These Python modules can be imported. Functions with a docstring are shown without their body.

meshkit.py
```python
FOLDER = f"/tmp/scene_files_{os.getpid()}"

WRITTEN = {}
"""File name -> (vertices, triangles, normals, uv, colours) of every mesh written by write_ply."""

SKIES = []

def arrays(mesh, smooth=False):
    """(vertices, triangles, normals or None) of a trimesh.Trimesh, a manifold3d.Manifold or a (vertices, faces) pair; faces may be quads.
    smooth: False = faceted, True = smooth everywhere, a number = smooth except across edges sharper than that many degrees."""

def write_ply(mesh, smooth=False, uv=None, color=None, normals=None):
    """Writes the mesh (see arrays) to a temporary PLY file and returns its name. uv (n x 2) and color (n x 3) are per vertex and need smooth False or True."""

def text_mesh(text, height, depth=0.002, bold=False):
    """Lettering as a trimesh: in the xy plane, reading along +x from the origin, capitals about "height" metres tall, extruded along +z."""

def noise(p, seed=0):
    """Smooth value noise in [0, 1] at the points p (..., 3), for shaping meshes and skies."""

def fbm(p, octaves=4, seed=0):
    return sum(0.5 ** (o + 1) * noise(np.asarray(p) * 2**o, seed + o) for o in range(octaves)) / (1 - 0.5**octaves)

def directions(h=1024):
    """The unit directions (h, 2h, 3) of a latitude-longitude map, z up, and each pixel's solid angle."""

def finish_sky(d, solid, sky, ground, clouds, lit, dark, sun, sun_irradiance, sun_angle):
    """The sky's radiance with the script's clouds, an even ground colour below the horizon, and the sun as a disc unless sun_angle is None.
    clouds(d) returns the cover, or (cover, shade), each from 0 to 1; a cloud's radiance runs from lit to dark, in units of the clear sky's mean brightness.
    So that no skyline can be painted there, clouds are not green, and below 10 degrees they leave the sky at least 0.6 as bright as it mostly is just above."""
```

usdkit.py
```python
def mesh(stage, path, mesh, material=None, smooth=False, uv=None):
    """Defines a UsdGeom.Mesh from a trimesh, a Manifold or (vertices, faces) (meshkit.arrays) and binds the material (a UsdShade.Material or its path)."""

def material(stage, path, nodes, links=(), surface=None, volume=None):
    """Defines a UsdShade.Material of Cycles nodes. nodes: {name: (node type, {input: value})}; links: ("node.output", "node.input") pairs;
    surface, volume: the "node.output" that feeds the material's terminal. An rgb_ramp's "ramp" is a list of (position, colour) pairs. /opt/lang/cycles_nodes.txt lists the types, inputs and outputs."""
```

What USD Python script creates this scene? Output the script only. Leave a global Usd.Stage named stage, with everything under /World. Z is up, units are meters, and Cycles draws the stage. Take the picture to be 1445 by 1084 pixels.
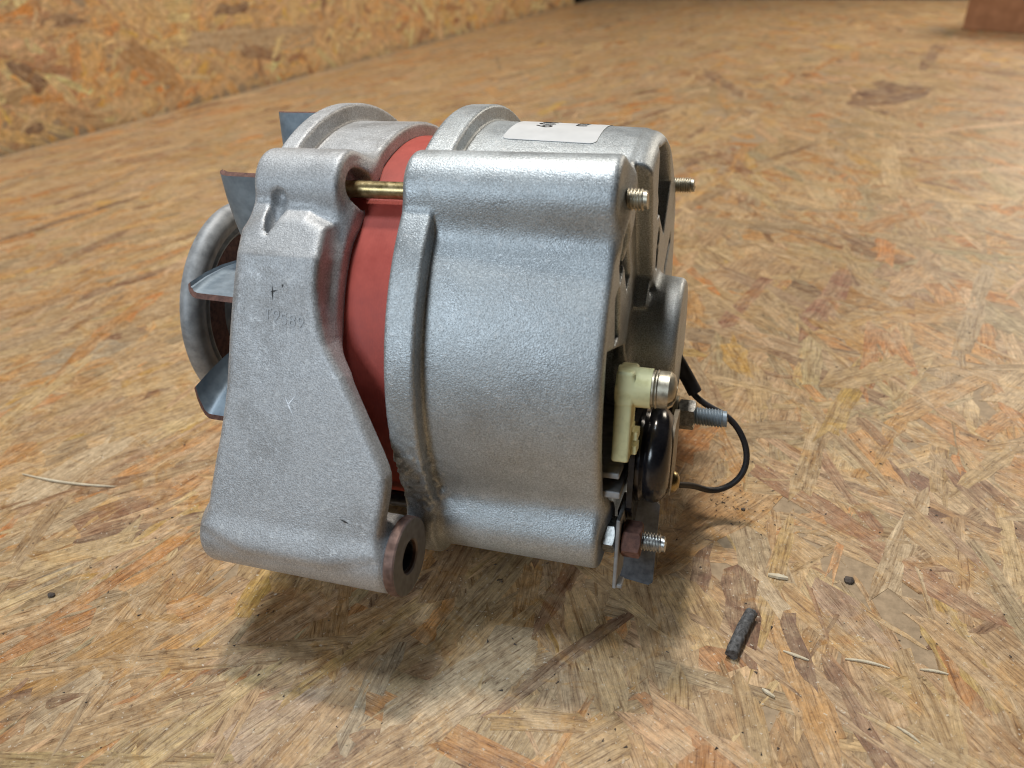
import math, random
import numpy as np, trimesh, manifold3d as m3, usdkit, meshkit
from pxr import Usd, UsdGeom, UsdLux, UsdShade, Gf, Sdf, Vt
from scipy.interpolate import CubicSpline

stage = Usd.Stage.CreateInMemory()
UsdGeom.SetStageUpAxis(stage, 'Z'); UsdGeom.SetStageMetersPerUnit(stage, 1.0)
UsdGeom.Xform.Define(stage, '/World'); UsdGeom.Scope.Define(stage, '/World/Looks')
T_ = Sdf.ValueTypeNames
rng = np.random.default_rng(11)

# ---------------------------------------------------------------- camera
CAM = np.array([79.736, -202.057, 174.443]) / 1000
CR = np.array([0.95650133, 0.28591493, -0.05794704]); CU = np.array([-0.10446132, 0.5211399, 0.84705433]); CF = np.array([-0.272384, 0.80415536, -0.52833806])
cam = UsdGeom.Camera.Define(stage, '/World/camera')
M = Gf.Matrix4d(*CR, 0, *CU, 0, *(-CF), 0, *CAM, 1)
cam.AddTransformOp().Set(M)
FOC = 26.0
cam.CreateFocalLengthAttr(FOC); cam.CreateHorizontalApertureAttr(FOC * 1445 / 1042.74); cam.CreateVerticalApertureAttr(FOC * 1084 / 1042.74)
cam.CreateFStopAttr(FOC / 1.8); cam.CreateFocusDistanceAttr(0.212); cam.CreateClippingRangeAttr(Gf.Vec2f(0.01, 100))
cam.CreateExposureAttr(0.22)

# ---------------------------------------------------------------- light: two long workshop lamps and a dim room
def rect(name, pos, look, w, h, power, color):
    l = UsdLux.RectLight.Define(stage, '/World/' + name)
    p, t = np.array(pos, float), np.array(look, float)
    z = (p - t) / np.linalg.norm(p - t); x = np.cross([0, 1, 0.01], z); x /= np.linalg.norm(x); y = np.cross(z, x)
    l.AddTransformOp().Set(Gf.Matrix4d(*x, 0, *y, 0, *z, 0, *p, 1))
    l.CreateWidthAttr(w); l.CreateHeightAttr(h); l.CreateIntensityAttr(power); l.CreateColorAttr(Gf.Vec3f(*color))
    return l
rect('ceiling_lamp', (-0.22, 0.05, 1.50), (0, 0, 0), 0.24, 0.24, 44.0, (0.84, 0.93, 1.0))
rect('work_lamp', (-0.15, 0.45, 1.50), (0, 0, 0), 0.13, 0.10, 255.0, (1.0, 0.90, 0.77))
rect('front_lamp', (-0.46, -1.16, 0.66), (0, 0, 0.07), 0.42, 0.36, 12.2, (0.80, 0.91, 1.0))
rect('far_lamp', (0.70, 1.30, 0.60), (-0.55, 0.75, 0.10), 0.4, 0.4, 12.0, (1.0, 0.88, 0.72))
dome = UsdLux.DomeLight.Define(stage, '/World/room_light'); dome.CreateIntensityAttr(1.0)
dm = usdkit.material(stage, '/World/Looks/room_light', {'b': ('background_shader', {'color': (0.9, 0.95, 1.0), 'strength': 0.005})}, [], surface='b.background')
UsdShade.MaterialBindingAPI.Apply(dome.GetPrim()).Bind(dm)

# ---------------------------------------------------------------- helpers
used = {}
def numbered(path):
    n = used.get(path, -1) + 1; used[path] = n
    return path if n == 0 else '%s_%03d' % (path, n)
def data(prim, **k):
    for a, b in k.items(): prim.SetCustomDataByKey(a, b)
    return prim
def xf(name, **k):
    x = UsdGeom.Xform.Define(stage, numbered('/World/' + name)); data(x.GetPrim(), **k); return str(x.GetPath())
def obj(name, mesh, mat, parent='/World', smooth=35, **k):
    p = numbered(parent + '/' + name)
    m = usdkit.mesh(stage, p, mesh, mat, smooth=smooth); data(m.GetPrim(), **k)
    return p
def tm(v, f): return trimesh.Trimesh(np.asarray(v, float), np.asarray(f, int), process=False)
def cat(*ms): return trimesh.util.concatenate([to_tm(m) for m in ms])
def to_tm(m):
    if hasattr(m, 'to_mesh'):
        k = m.to_mesh(); return tm(k.vert_properties[:, :3], k.tri_verts)
    return m

# ---------------------------------------------------------------- materials
def mat(name, nodes, links, surface='p.BSDF'): return usdkit.material(stage, '/World/Looks/' + name, nodes, links, surface=surface)

def casting(name, ca, cb, rough, metal, grain, speck, dirt=(0.16, 0.14, 0.12), dirt_amt=0.45):
    """Cast aluminium: mottled grey, sparkling grain, pale nicks, brown grime in broad blotches."""
    n = {'g': ('geometry', {}),
         'n1': ('noise_texture', {'scale': 90.0, 'detail': 5.0, 'roughness': 0.6}),
         'n2': ('noise_texture', {'scale': 2600.0, 'detail': 1.0, 'roughness': 0.7}),
         'n3': ('noise_texture', {'scale': 620.0, 'detail': 4.0, 'roughness': 0.65}),
         'n4': ('noise_texture', {'scale': 38.0, 'detail': 6.0, 'roughness': 0.7}),
         'r1': ('rgb_ramp', {'ramp': [(0.3, ca), (0.7, cb)]}),
         'r2': ('rgb_ramp', {'ramp': [(0.30, (0.74,) * 3), (0.5, (1.0,) * 3), (0.68, (1.26,) * 3)]}),
         'r3': ('rgb_ramp', {'ramp': [(0.575, (0, 0, 0)), (0.66, (speck,) * 3)]}),
         'r4': ('rgb_ramp', {'ramp': [(0.49, (0, 0, 0)), (0.68, (dirt_amt,) * 3)]}),
         'm1': ('mix_color', {'blend_type': 'multiply', 'fac': 1.0}),
         'm2': ('mix_color', {'b': (0.66, 0.67, 0.68)}),
         'm3': ('mix_color', {'b': dirt}),
         'v': ('voronoi_texture', {'scale': 900.0}),
         'b': ('bump', {'strength': grain, 'distance': 0.00012}),
         'b2': ('bump', {'strength': grain * 0.5, 'distance': 0.0002}),
         'rr': ('map_range', {'from_min': 0.3, 'from_max': 0.7, 'to_min': rough - 0.07, 'to_max': rough + 0.1}),
         'p': ('principled_bsdf', {'metallic': metal, 'specular_ior_level': 0.5})}
    l = [('g.position', k + '.vector') for k in ('n1', 'n2', 'n3', 'n4', 'v')]
    l += [('n1.fac', 'r1.fac'), ('n2.fac', 'r2.fac'), ('n3.fac', 'r3.fac'), ('n4.fac', 'r4.fac'), ('r1.color', 'm1.a'), ('r2.color', 'm1.b'),
          ('m1.result', 'm3.a'), ('r4.color', 'm3.fac'), ('m3.result', 'm2.a'), ('r3.color', 'm2.fac'), ('m2.result', 'p.base_color'), ('n3.fac', 'b2.height'), ('b2.normal', 'b.normal'),
          ('n2.fac', 'b.height'), ('b.normal', 'p.normal'), ('n1.fac', 'rr.value'), ('rr.result', 'p.roughness')]
    return mat(name, n, l)

def plain(name, ca, cb, rough, metal=0.0, scale=300.0, bump=0.15, dist=0.0002, spec=0.5, lo=0.35, hi=0.65, coat=0.0):
    n = {'g': ('geometry', {}), 'n1': ('noise_texture', {'scale': scale, 'detail': 5.0, 'roughness': 0.65}), 'r1': ('rgb_ramp', {'ramp': [(lo, ca), (hi, cb)]}),
         'b': ('bump', {'strength': bump, 'distance': dist}), 'rr': ('map_range', {'from_min': 0.3, 'from_max': 0.7, 'to_min': rough - 0.06, 'to_max': rough + 0.08}),
         'p': ('principled_bsdf', {'metallic': metal, 'specular_ior_level': spec, 'coat_weight': coat, 'coat_roughness': 0.15})}
    return mat(name, n, [('g.position', 'n1.vector'), ('n1.fac', 'r1.fac'), ('r1.color', 'p.base_color'), ('n1.fac', 'b.height'), ('b.normal', 'p.normal'), ('n1.fac', 'rr.value'), ('rr.result', 'p.roughness')])

AL_FRONT = casting('dull_cast_aluminium', (0.45, 0.46, 0.475), (0.55, 0.56, 0.575), 0.54, 0.5, 0.7, 0.8)
AL_REAR = casting('satin_cast_aluminium', (0.45, 0.485, 0.51), (0.54, 0.58, 0.605), 0.48, 0.65, 0.9, 0.5, dirt_amt=0.22)
AL_CAP = casting('cap_aluminium', (0.36, 0.37, 0.37), (0.46, 0.46, 0.45), 0.5, 0.5, 0.6, 0.3)
RED = plain('red_paint', (0.44, 0.07, 0.052), (0.54, 0.10, 0.075), 0.58, 0, 160.0, 0.12, spec=0.45)
ZINC = plain('zinc_plated_steel', (0.34, 0.35, 0.35), (0.62, 0.62, 0.60), 0.3, 0.9, 700.0, 0.2)
BLUESTEEL = plain('blue_zinc_sheet', (0.23, 0.285, 0.34), (0.35, 0.42, 0.48), 0.5, 0.35, 250.0, 0.15)
STEEL = plain('grey_steel', (0.28, 0.29, 0.30), (0.46, 0.47, 0.48), 0.58, 0.4, 260.0, 0.35)
TABSTEEL = plain('blue_black_steel', (0.09, 0.105, 0.13), (0.19, 0.215, 0.25), 0.4, 0.6, 300.0, 0.2)
DARKSTEEL = plain('dark_steel', (0.06, 0.065, 0.08), (0.15, 0.155, 0.17), 0.42, 0.6, 300.0, 0.25)
RUST = plain('rusty_steel', (0.12, 0.06, 0.05), (0.27, 0.14, 0.11), 0.75, 0.1, 600.0, 0.5)
BRASS = plain('yellow_zinc', (0.36, 0.27, 0.12), (0.55, 0.44, 0.24), 0.33, 0.85, 500.0, 0.2)
NICKEL = plain('nickel_screw', (0.40, 0.36, 0.28), (0.62, 0.58, 0.48), 0.42, 0.85, 600.0, 0.2)
SCRAP = plain('grey_rubber', (0.03, 0.03, 0.032), (0.16, 0.16, 0.165), 0.7, 0, 900.0, 0.6, dist=0.0004)
CREAM = plain('cream_plastic', (0.62, 0.60, 0.31), (0.80, 0.78, 0.45), 0.5, 0, 260.0, 0.25, lo=0.28, hi=0.5)
BLACK = plain('black_plastic', (0.010, 0.010, 0.013), (0.018, 0.018, 0.022), 0.19, 0, 200.0, 0.06, spec=0.6)
BLACKMATT = plain('black_rubber', (0.018, 0.018, 0.022), (0.035, 0.034, 0.04), 0.5, 0, 500.0, 0.2)
TANPLATE = plain('tan_plate', (0.26, 0.22, 0.16), (0.38, 0.32, 0.24), 0.55, 0.1, 300.0, 0.2)
WHITE = plain('white_sticker', (0.78, 0.78, 0.78), (0.83, 0.83, 0.83), 0.45, 0, 100.0, 0.02)
INK = plain('black_ink', (0.03, 0.03, 0.03), (0.05, 0.05, 0.05), 0.6)
MARK = plain('stamped_grey', (0.33, 0.34, 0.355), (0.45, 0.46, 0.475), 0.5, 0.5)
SCRATCH = plain('bright_scratch', (0.62, 0.63, 0.65), (0.8, 0.8, 0.82), 0.35, 0.8)
WOODBLOCK = plain('block_wood', (0.30, 0.14, 0.07), (0.42, 0.21, 0.11), 0.6, 0, 60.0, 0.2)
CHIP = plain('pale_chip', (0.62, 0.52, 0.36), (0.75, 0.66, 0.50), 0.7)
GRIT = plain('dark_grit', (0.05, 0.04, 0.035), (0.14, 0.11, 0.09), 0.8)
BUSH = mat('bushing_steel', {'g': ('geometry', {}), 'x': ('separate_xyz', {}), 'ab': ('math', {'math_type': 'absolute'}), 'n1': ('noise_texture', {'scale': 500.0, 'detail': 5.0}), 'r': ('rgb_ramp', {'ramp': [(0.35, (0.13, 0.075, 0.06)), (0.65, (0.26, 0.16, 0.13))]}),
    'r2': ('rgb_ramp', {'ramp': [(0.3, (0.25, 0.255, 0.27)), (0.7, (0.36, 0.365, 0.385))]}), 'm': ('mix_color', {}), 'mr': ('map_range', {'from_min': 0.55, 'from_max': 0.85, 'to_min': 0.0, 'to_max': 1.0, 'clamp': True}),
    'b': ('bump', {'strength': 0.3, 'distance': 0.0003}), 'p': ('principled_bsdf', {'metallic': 0.35, 'roughness': 0.58})},
    [('g.position', 'n1.vector'), ('g.normal', 'x.vector'), ('x.x', 'ab.value1'), ('ab.value', 'mr.value'), ('n1.fac', 'r.fac'), ('n1.fac', 'r2.fac'), ('r.color', 'm.a'), ('r2.color', 'm.b'), ('mr.result', 'm.fac'), ('m.result', 'p.base_color'), ('n1.fac', 'b.height'), ('b.normal', 'p.normal')])

def strand_mat(name, rough, gloss):
    n = {'t': ('attribute', {'attribute': 'tint'}), 'c': ('attribute', {'attribute': 'grain'}), 'g': ('geometry', {}),
         'mp': ('mapping', {'scale': (130.0, 1500.0, 1.0)}), 'mp2': ('mapping', {'scale': (30.0, 330.0, 1.0)}),
         'n1': ('noise_texture', {'scale': 1.0, 'detail': 4.0, 'roughness': 0.7, 'distortion': 0.5}), 'n2': ('noise_texture', {'scale': 1.0, 'detail': 4.0, 'roughness': 0.65, 'distortion': 1.0}),
         'n3': ('noise_texture', {'scale': 330.0, 'detail': 6.0, 'roughness': 0.8}), 'n4': ('noise_texture', {'scale': 16.0, 'detail': 4.0}), 'n5': ('noise_texture', {'scale': 700.0, 'detail': 3.0, 'roughness': 0.7}),
         'r1': ('rgb_ramp', {'ramp': [(0.30, (0.40, 0.32, 0.26)), (0.46, (0.95, 0.94, 0.93)), (0.7, (1.34, 1.34, 1.32))]}),
         'r2': ('rgb_ramp', {'ramp': [(0.3, (0.66, 0.57, 0.48)), (0.5, (1.0, 1.0, 1.0)), (0.7, (1.18, 1.2, 1.22))]}),
         'r3': ('rgb_ramp', {'ramp': [(0.32, (0.34, 0.28, 0.24)), (0.43, (0.86, 0.84, 0.82)), (0.55, (1.06, 1.06, 1.06)), (0.68, (1.3, 1.3, 1.28))]}),
         'r5': ('rgb_ramp', {'ramp': [(0.635, (0, 0, 0)), (0.70, (0.7,) * 3)]}),
         'n6': ('noise_texture', {'scale': 42.0, 'detail': 7.0, 'roughness': 0.72, 'distortion': 1.6}), 'r6': ('rgb_ramp', {'ramp': [(0.25, (0.22, 0.16, 0.10)), (0.42, (0.42, 0.30, 0.18)), (0.52, (0.54, 0.40, 0.25)), (0.60, (0.48, 0.29, 0.12)), (0.72, (0.40, 0.17, 0.06))]}), 'n7': ('noise_texture', {'scale': 75.0, 'detail': 6.0, 'roughness': 0.7, 'distortion': 0.8}), 'r7': ('map_range', {'from_min': 0.38, 'from_max': 0.64, 'to_min': 0.12, 'to_max': 0.78, 'clamp': True}), 'mt': ('mix_color', {}), 'm1': ('mix_color', {'blend_type': 'multiply', 'fac': 1.0}), 'm2': ('mix_color', {'blend_type': 'multiply', 'fac': 1.0}), 'm3': ('mix_color', {'blend_type': 'multiply', 'fac': 0.85}), 'm4': ('mix_color', {'b': (0.72, 0.64, 0.52)}),
         'b': ('bump', {'strength': 0.5, 'distance': 0.00035}), 'b2': ('bump', {'strength': 0.35, 'distance': 0.0006}),
         'rr': ('map_range', {'from_min': 0.3, 'from_max': 0.7, 'to_min': rough - 0.08, 'to_max': rough + 0.1}), 'p': ('principled_bsdf', {'specular_ior_level': gloss})}
    l = [('c.vector', 'mp.vector'), ('c.vector', 'mp2.vector'), ('mp.vector', 'n1.vector'), ('mp2.vector', 'n2.vector'), ('g.position', 'n3.vector'), ('g.position', 'n4.vector'), ('g.position', 'n5.vector'),
         ('n1.fac', 'r1.fac'), ('n2.fac', 'r2.fac'), ('n3.fac', 'r3.fac'), ('n5.fac', 'r5.fac'), ('t.color', 'mt.a'), ('n6.fac', 'r6.fac'), ('r6.color', 'mt.b'), ('g.position', 'n6.vector'), ('mt.result', 'm1.a'), ('g.position', 'n7.vector'), ('n7.fac', 'r7.value'), ('r7.result', 'mt.fac'), ('r1.color', 'm1.b'), ('m1.result', 'm2.a'), ('r2.color', 'm2.b'), ('m2.result', 'm3.a'), ('r3.color', 'm3.b'), ('m3.result', 'm4.a'), ('r5.color', 'm4.fac'), ('m4.result', 'p.base_color'),
         ('n2.fac', 'b2.height'), ('b2.normal', 'b.normal'), ('n1.fac', 'b.height'), ('b.normal', 'p.normal'), ('n4.fac', 'rr.value'), ('rr.result', 'p.roughness')]
    return mat(name, n, l)
STRAND = strand_mat('board_strand', 0.47, 0.42)
WALLSTRAND = strand_mat('wall_strand', 0.55, 0.3)
BOARD = plain('board_core', (0.30, 0.21, 0.125), (0.46, 0.33, 0.205), 0.6, 0, 300.0, 0.4)

# ---------------------------------------------------------------- OSB: pressed strands as geometry
PAL = {'pa': (0.55, 0.42, 0.27), 'tn': (0.47, 0.335, 0.20), 'ye': (0.47, 0.315, 0.15), 'ot': (0.49, 0.265, 0.10), 'or': (0.48, 0.20, 0.055), 'rb': (0.27, 0.145, 0.085), 'rd': (0.28, 0.11, 0.065),
       'db': (0.16, 0.075, 0.05), 'gr': (0.35, 0.285, 0.20), 'pk': (0.48, 0.345, 0.24), 'yl': (0.52, 0.34, 0.09), 'gb': (0.39, 0.285, 0.18)}
KEYS = ['pa', 'tn', 'ye', 'ot', 'or', 'rb', 'db', 'gr', 'pk', 'yl', 'gb']
PROB = np.array([0.19, 0.22, 0.08, 0.10, 0.035, 0.05, 0.02, 0.11, 0.09, 0.015, 0.15]); PROB /= PROB.sum()
NL, NW = 7, 3
GRID_F = []
for i in range(NL - 1):
    for j in range(NW - 1):
        a = i * NW + j; GRID_F += [(a, a + NW, a + NW + 1), (a, a + NW + 1, a + 1)]
RIM = [i * NW for i in range(NL)] + [(NL - 1) * NW + j for j in range(1, NW)] + [i * NW + NW - 1 for i in range(NL - 2, -1, -1)] + [j for j in range(NW - 2, 0, -1)]
NT = NL * NW
SK_F = []
for k in range(len(RIM)):
    a, b = RIM[k], RIM[(k + 1) % len(RIM)]; c, d = NT + k, NT + (k + 1) % len(RIM)
    SK_F += [(a, c, d), (a, d, b)]
FACES = np.array(GRID_F + SK_F)

def strands(cx, cy, ang, L, W, z, col, rg, tilt=0.0):
    """n strands at once: (n, verts, 3) points in mm, tints, grain coordinates. Tops are a little uneven, edges ragged, skirts go down."""
    n = len(cx)
    u = np.linspace(-0.5, 0.5, NL)[None, :, None] * np.ones((n, 1, NW)); v = np.linspace(-0.5, 0.5, NW)[None, None, :] * np.ones((n, NL, 1))
    taper = 1 - rg.uniform(0.0, 0.75, (n, 1, 1)) * np.abs(2 * u) ** rg.uniform(1.5, 5, (n, 1, 1)) * (np.sign(u) * rg.choice([-1, 1], (n, 1, 1)) > -rg.integers(0, 2, (n, 1, 1)) - 0.5 + 0.5)
    v = v * taper
    uu = u * L[:, None, None] + (np.abs(u) > 0.49) * rg.normal(0, 1, (n, NL, NW)) * np.minimum(0.10 * L, 0.9 * W)[:, None, None]
    vv = v * W[:, None, None] + (np.abs(v) > 0.05) * rg.normal(0, 0.09, (n, NL, NW)) * W[:, None, None] + rg.normal(0, 0.05, (n, 1, 1)) * W[:, None, None] * (4 * u * u)
    ca, sa = np.cos(ang)[:, None, None], np.sin(ang)[:, None, None]
    X = cx[:, None, None] + uu * ca - vv * sa; Y = cy[:, None, None] + uu * sa + vv * ca
    Z = z[:, None, None] + rg.normal(0, 1, (n, 1, 1)) * tilt * u + rg.normal(0, 1, (n, 1, 1)) * tilt * v + rg.normal(0, 0.005, (n, NL, NW))
    Z = np.maximum(Z, 0.02)
    top = np.stack([X, Y, Z], -1).reshape(n, NT, 3)
    sk = top[:, RIM].copy(); sk[..., 2] = -0.05
    P = np.concatenate([top, sk], 1)
    gr = np.stack([uu, vv, np.zeros_like(uu)], -1).reshape(n, NT, 3) / 1000 + rg.uniform(0, 30, (n, 1, 3))
    gr = np.concatenate([gr, gr[:, RIM]], 1)
    C = np.repeat(col[:, None, :], P.shape[1], 1)
    return P, C, gr

def strand_mesh(path, P, C, G, material, to_world):
    n, k = P.shape[:2]
    v = to_world(P.reshape(-1, 3)); f = (FACES[None] + (np.arange(n) * k)[:, None, None]).reshape(-1, 3)
    m = usdkit.mesh(stage, path, (v, f), material, smooth=False)
    pv = UsdGeom.PrimvarsAPI(m)
    pv.CreatePrimvar('tint', T_.Color3fArray, 'vertex').Set(Vt.Vec3fArray.FromNumpy(C.reshape(-1, 3).astype(np.float32)))
    pv.CreatePrimvar('grain', T_.Float3Array, 'vertex').Set(Vt.Vec3fArray.FromNumpy(G.reshape(-1, 3).astype(np.float32)))
    return m

def tints(n, rg, prob=PROB):
    k = rg.choice(len(KEYS), n, p=prob); c = np.array([PAL[KEYS[i]] for i in k])
    return np.clip(c * rg.normal(1, 0.11, (n, 1)) * rg.normal(1, 0.03, (n, 3)), 0.02, 0.75)

def osb(parent, scatter, hero, material, to_world, rg, tone=(1, 1, 1), near=None, base_ang=0.5, ang_sd=0.8, top=0.16):
    cx, cy, L, W = scatter
    n = len(cx)
    ang = rg.normal(base_ang, ang_sd, n)
    if base_ang > 0.5: ang = np.where(cx < 35, rg.normal(1.12, 0.38, n), np.where(rg.random(n) < 0.55, rg.normal(1.95, 0.45, n), rg.uniform(0, math.pi, n)))
    z = rg.uniform(0.05, top, n) ** 1.0
    big = W > 14; z[big] *= 0.75
    P, C, G = strands(cx, cy, ang, L, W, z, np.clip(tints(n, rg) * tone, 0, 0.8), rg, tilt=0.03)
    if hero:
        h = np.array([q[:5] for q in hero], float); hc = np.array([PAL[q[5]] for q in hero])
        hx, hy = (h[:, 0] + h[:, 2]) / 2, (h[:, 1] + h[:, 3]) / 2; hl = np.hypot(h[:, 2] - h[:, 0], h[:, 3] - h[:, 1]); ha = np.arctan2(h[:, 3] - h[:, 1], h[:, 2] - h[:, 0])
        hP, hC, hG = strands(hx, hy, ha, hl, h[:, 4], rg.uniform(top * 0.86, top * 1.02, len(h)), hc, rg, tilt=0.02)
        P, C, G = np.concatenate([hP, P]), np.concatenate([hC, C]), np.concatenate([hG, G])
        cx, cy, L, W, z = np.r_[hx, cx], np.r_[hy, cy], np.r_[hl, L], np.r_[h[:, 4], W], np.r_[np.full(len(h), top * 1.5), z]
    w = to_world(np.stack([cx, cy, np.zeros_like(cx)], -1)); d = w - CAM
    dep = d @ CF; px = 0.5 + 1042.74 / 1445 * (d @ CR) / dep; py = 0.5 - 1042.74 / 1084 * (d @ CU) / dep
    seen = (dep > 0.05) & (px > -0.02) & (px < 1.02) & (py > -0.02) & (py < 1.03)
    facing = np.abs((d / np.linalg.norm(d, axis=1, keepdims=True)) @ (np.cross(to_world(np.array([[1., 0, 0]])) - to_world(np.zeros((1, 3))), to_world(np.array([[0, 1., 0]])) - to_world(np.zeros((1, 3))))[0] * 1e6))
    score = np.where(seen, L * W * facing / dep ** 2 * (z / top) ** 1.5, 0)
    pick = np.zeros(len(cx), bool); pick[np.argsort(-score)[:min(300, int((score > 0).sum()))]] = True
    for i in np.nonzero(pick)[0]:
        strand_mesh(numbered(parent + '/strand'), P[i:i + 1], C[i:i + 1], G[i:i + 1], material, to_world)
    rest = strand_mesh(numbered(parent + '/small_strands'), P[~pick], C[~pick], G[~pick], material, to_world)
    data(rest.GetPrim(), kind='stuff')

# floor board: the wall runs along WD, the far edge is cut at an angle
W0 = np.array([-667.7, 390.9]); WD = np.array([0.2145, 0.9767]); WN = np.array([WD[1], -WD[0]])
FE0, FE1 = np.array([-40., 1765.]), np.array([413.2, 1581.])
def cross_pt(a, d, b, e):
    t = np.linalg.solve(np.array([d, -e]).T, b - a); return a + d * t[0]
far_l = cross_pt(W0, WD, FE0, FE1 - FE0); far_r = FE0 + (FE1 - FE0) * 2.6; near_l = W0 - WD * 760; near_l = near_l + WN * 9; far_l = far_l + WN * 9
poly = np.array([near_l, [500, -420], [900, 300], far_r, far_l])
floor = xf('floor', kind='structure')
pv = np.vstack([np.c_[poly, np.zeros(5)], np.c_[poly, np.full(5, -18.0)]]) / 1000
pf = [(0, 1, 2), (0, 2, 3), (0, 3, 4), (5, 7, 6), (5, 8, 7), (5, 9, 8)] + [t for i in range(5) for t in ((i, i + 5, (i + 1) % 5 + 5), (i, (i + 1) % 5 + 5, (i + 1) % 5))]
obj('board', tm(pv, pf), BOARD, floor, smooth=False)
bq = np.array([far_l + (far_l - far_r) * 0.3, far_r]) ; fd = (FE1 - FE0) / np.linalg.norm(FE1 - FE0); fn = np.array([-fd[1], fd[0]])
BGD = plain('dark_back', (0.012, 0.011, 0.01), (0.03, 0.027, 0.024), 0.8)
bv = np.vstack([np.c_[bq + fn * 30, [-60, -60]], np.c_[bq + fn * 60, [-60, -60]], np.c_[bq + fn * 30, [400, 400]], np.c_[bq + fn * 60, [400, 400]]]) / 1000
obj('background', tm(bv, trimesh.convex.convex_hull(bv).faces) if False else trimesh.convex.convex_hull(bv), BGD, smooth=False, kind='structure')
HERO = [(-110, -96, -93, -50, 6.7, 'or'), (-102, -124, -99, -109, 2.1, 'rb'), (79, -54, 80, -9, 5.5, 'db'), (100, -38, 115, -88, 10.1, 'ot'), (103, -37, 110, -64, 4.8, 'db'), (114, -55, 127, -84, 5.2, 'rb'), (144, -13, 144, -76, 2.9, 'ye'), (143, -15, 145, -44, 1.5, 'pa'),
 (147, -43, 151, -64, 7.9, 'or'), (154, -37, 171, -20, 3.6, 'rb'), (149, 12, 162, -10, 4.9, 'rb'), (144, -13, 164, -11, 3.0, 'rb'), (142, 65, 190, 113, 9.4, 'ot'), (142, 38, 150, 14, 2.4, 'rb'), (104, -7, 117, 4, 6.7, 'or'), (117, 140, 142, 219, 13.5, 'rd'), (79, 143, 97, 198, 7.7, 'rd'),
 (94, -25, 103, -40, 4.8, 'pa'), (31, -94, 59, -53, 4.3, 'rb'), (49, -105, 55, -82, 2.3, 'or'), (10, -106, 38, -66, 17.4, 'pa'), (-3, -113, -3, -78, 6.4, 'gr'), (-11, -118, -4, -101, 6.5, 'ye'), (-27, -119, -11, -93, 18.7, 'pk'), (61, -33, 94, 13, 16.3, 'ot'), (64, 23, 76, 49, 12.8, 'or'),
 (-173, -10, -140, 29, 23.2, 'ye'), (-169, -50, -157, 0, 15.9, 'pa'), (-114, -38, -107, -19, 7.4, 'or'), (183, 632, 246, 747, 54.6, 'db'), (11, 854, 68, 681, 16.4, 'db'), (266, 832, 315, 1012, 14.1, 'db'), (158, 24, 182, 53, 5.9, 'ye'), (126, 92, 163, 121, 14.2, 'ye'), (130, -31, 149, 22, 7.7, 'pa'),
 (-262, 111, -244, 168, 21.9, 'ot'), (-245, 31, -223, 65, 21.2, 'gr'), (-331, 90, -301, 125, 22.8, 'ot'), (144, -28, 152, -59, 12.8, 'yl'), (-89, -131, -75, -103, 11.3, 'pa'), (-134, -95, -121, -76, 8.6, 'gr')]
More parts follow.
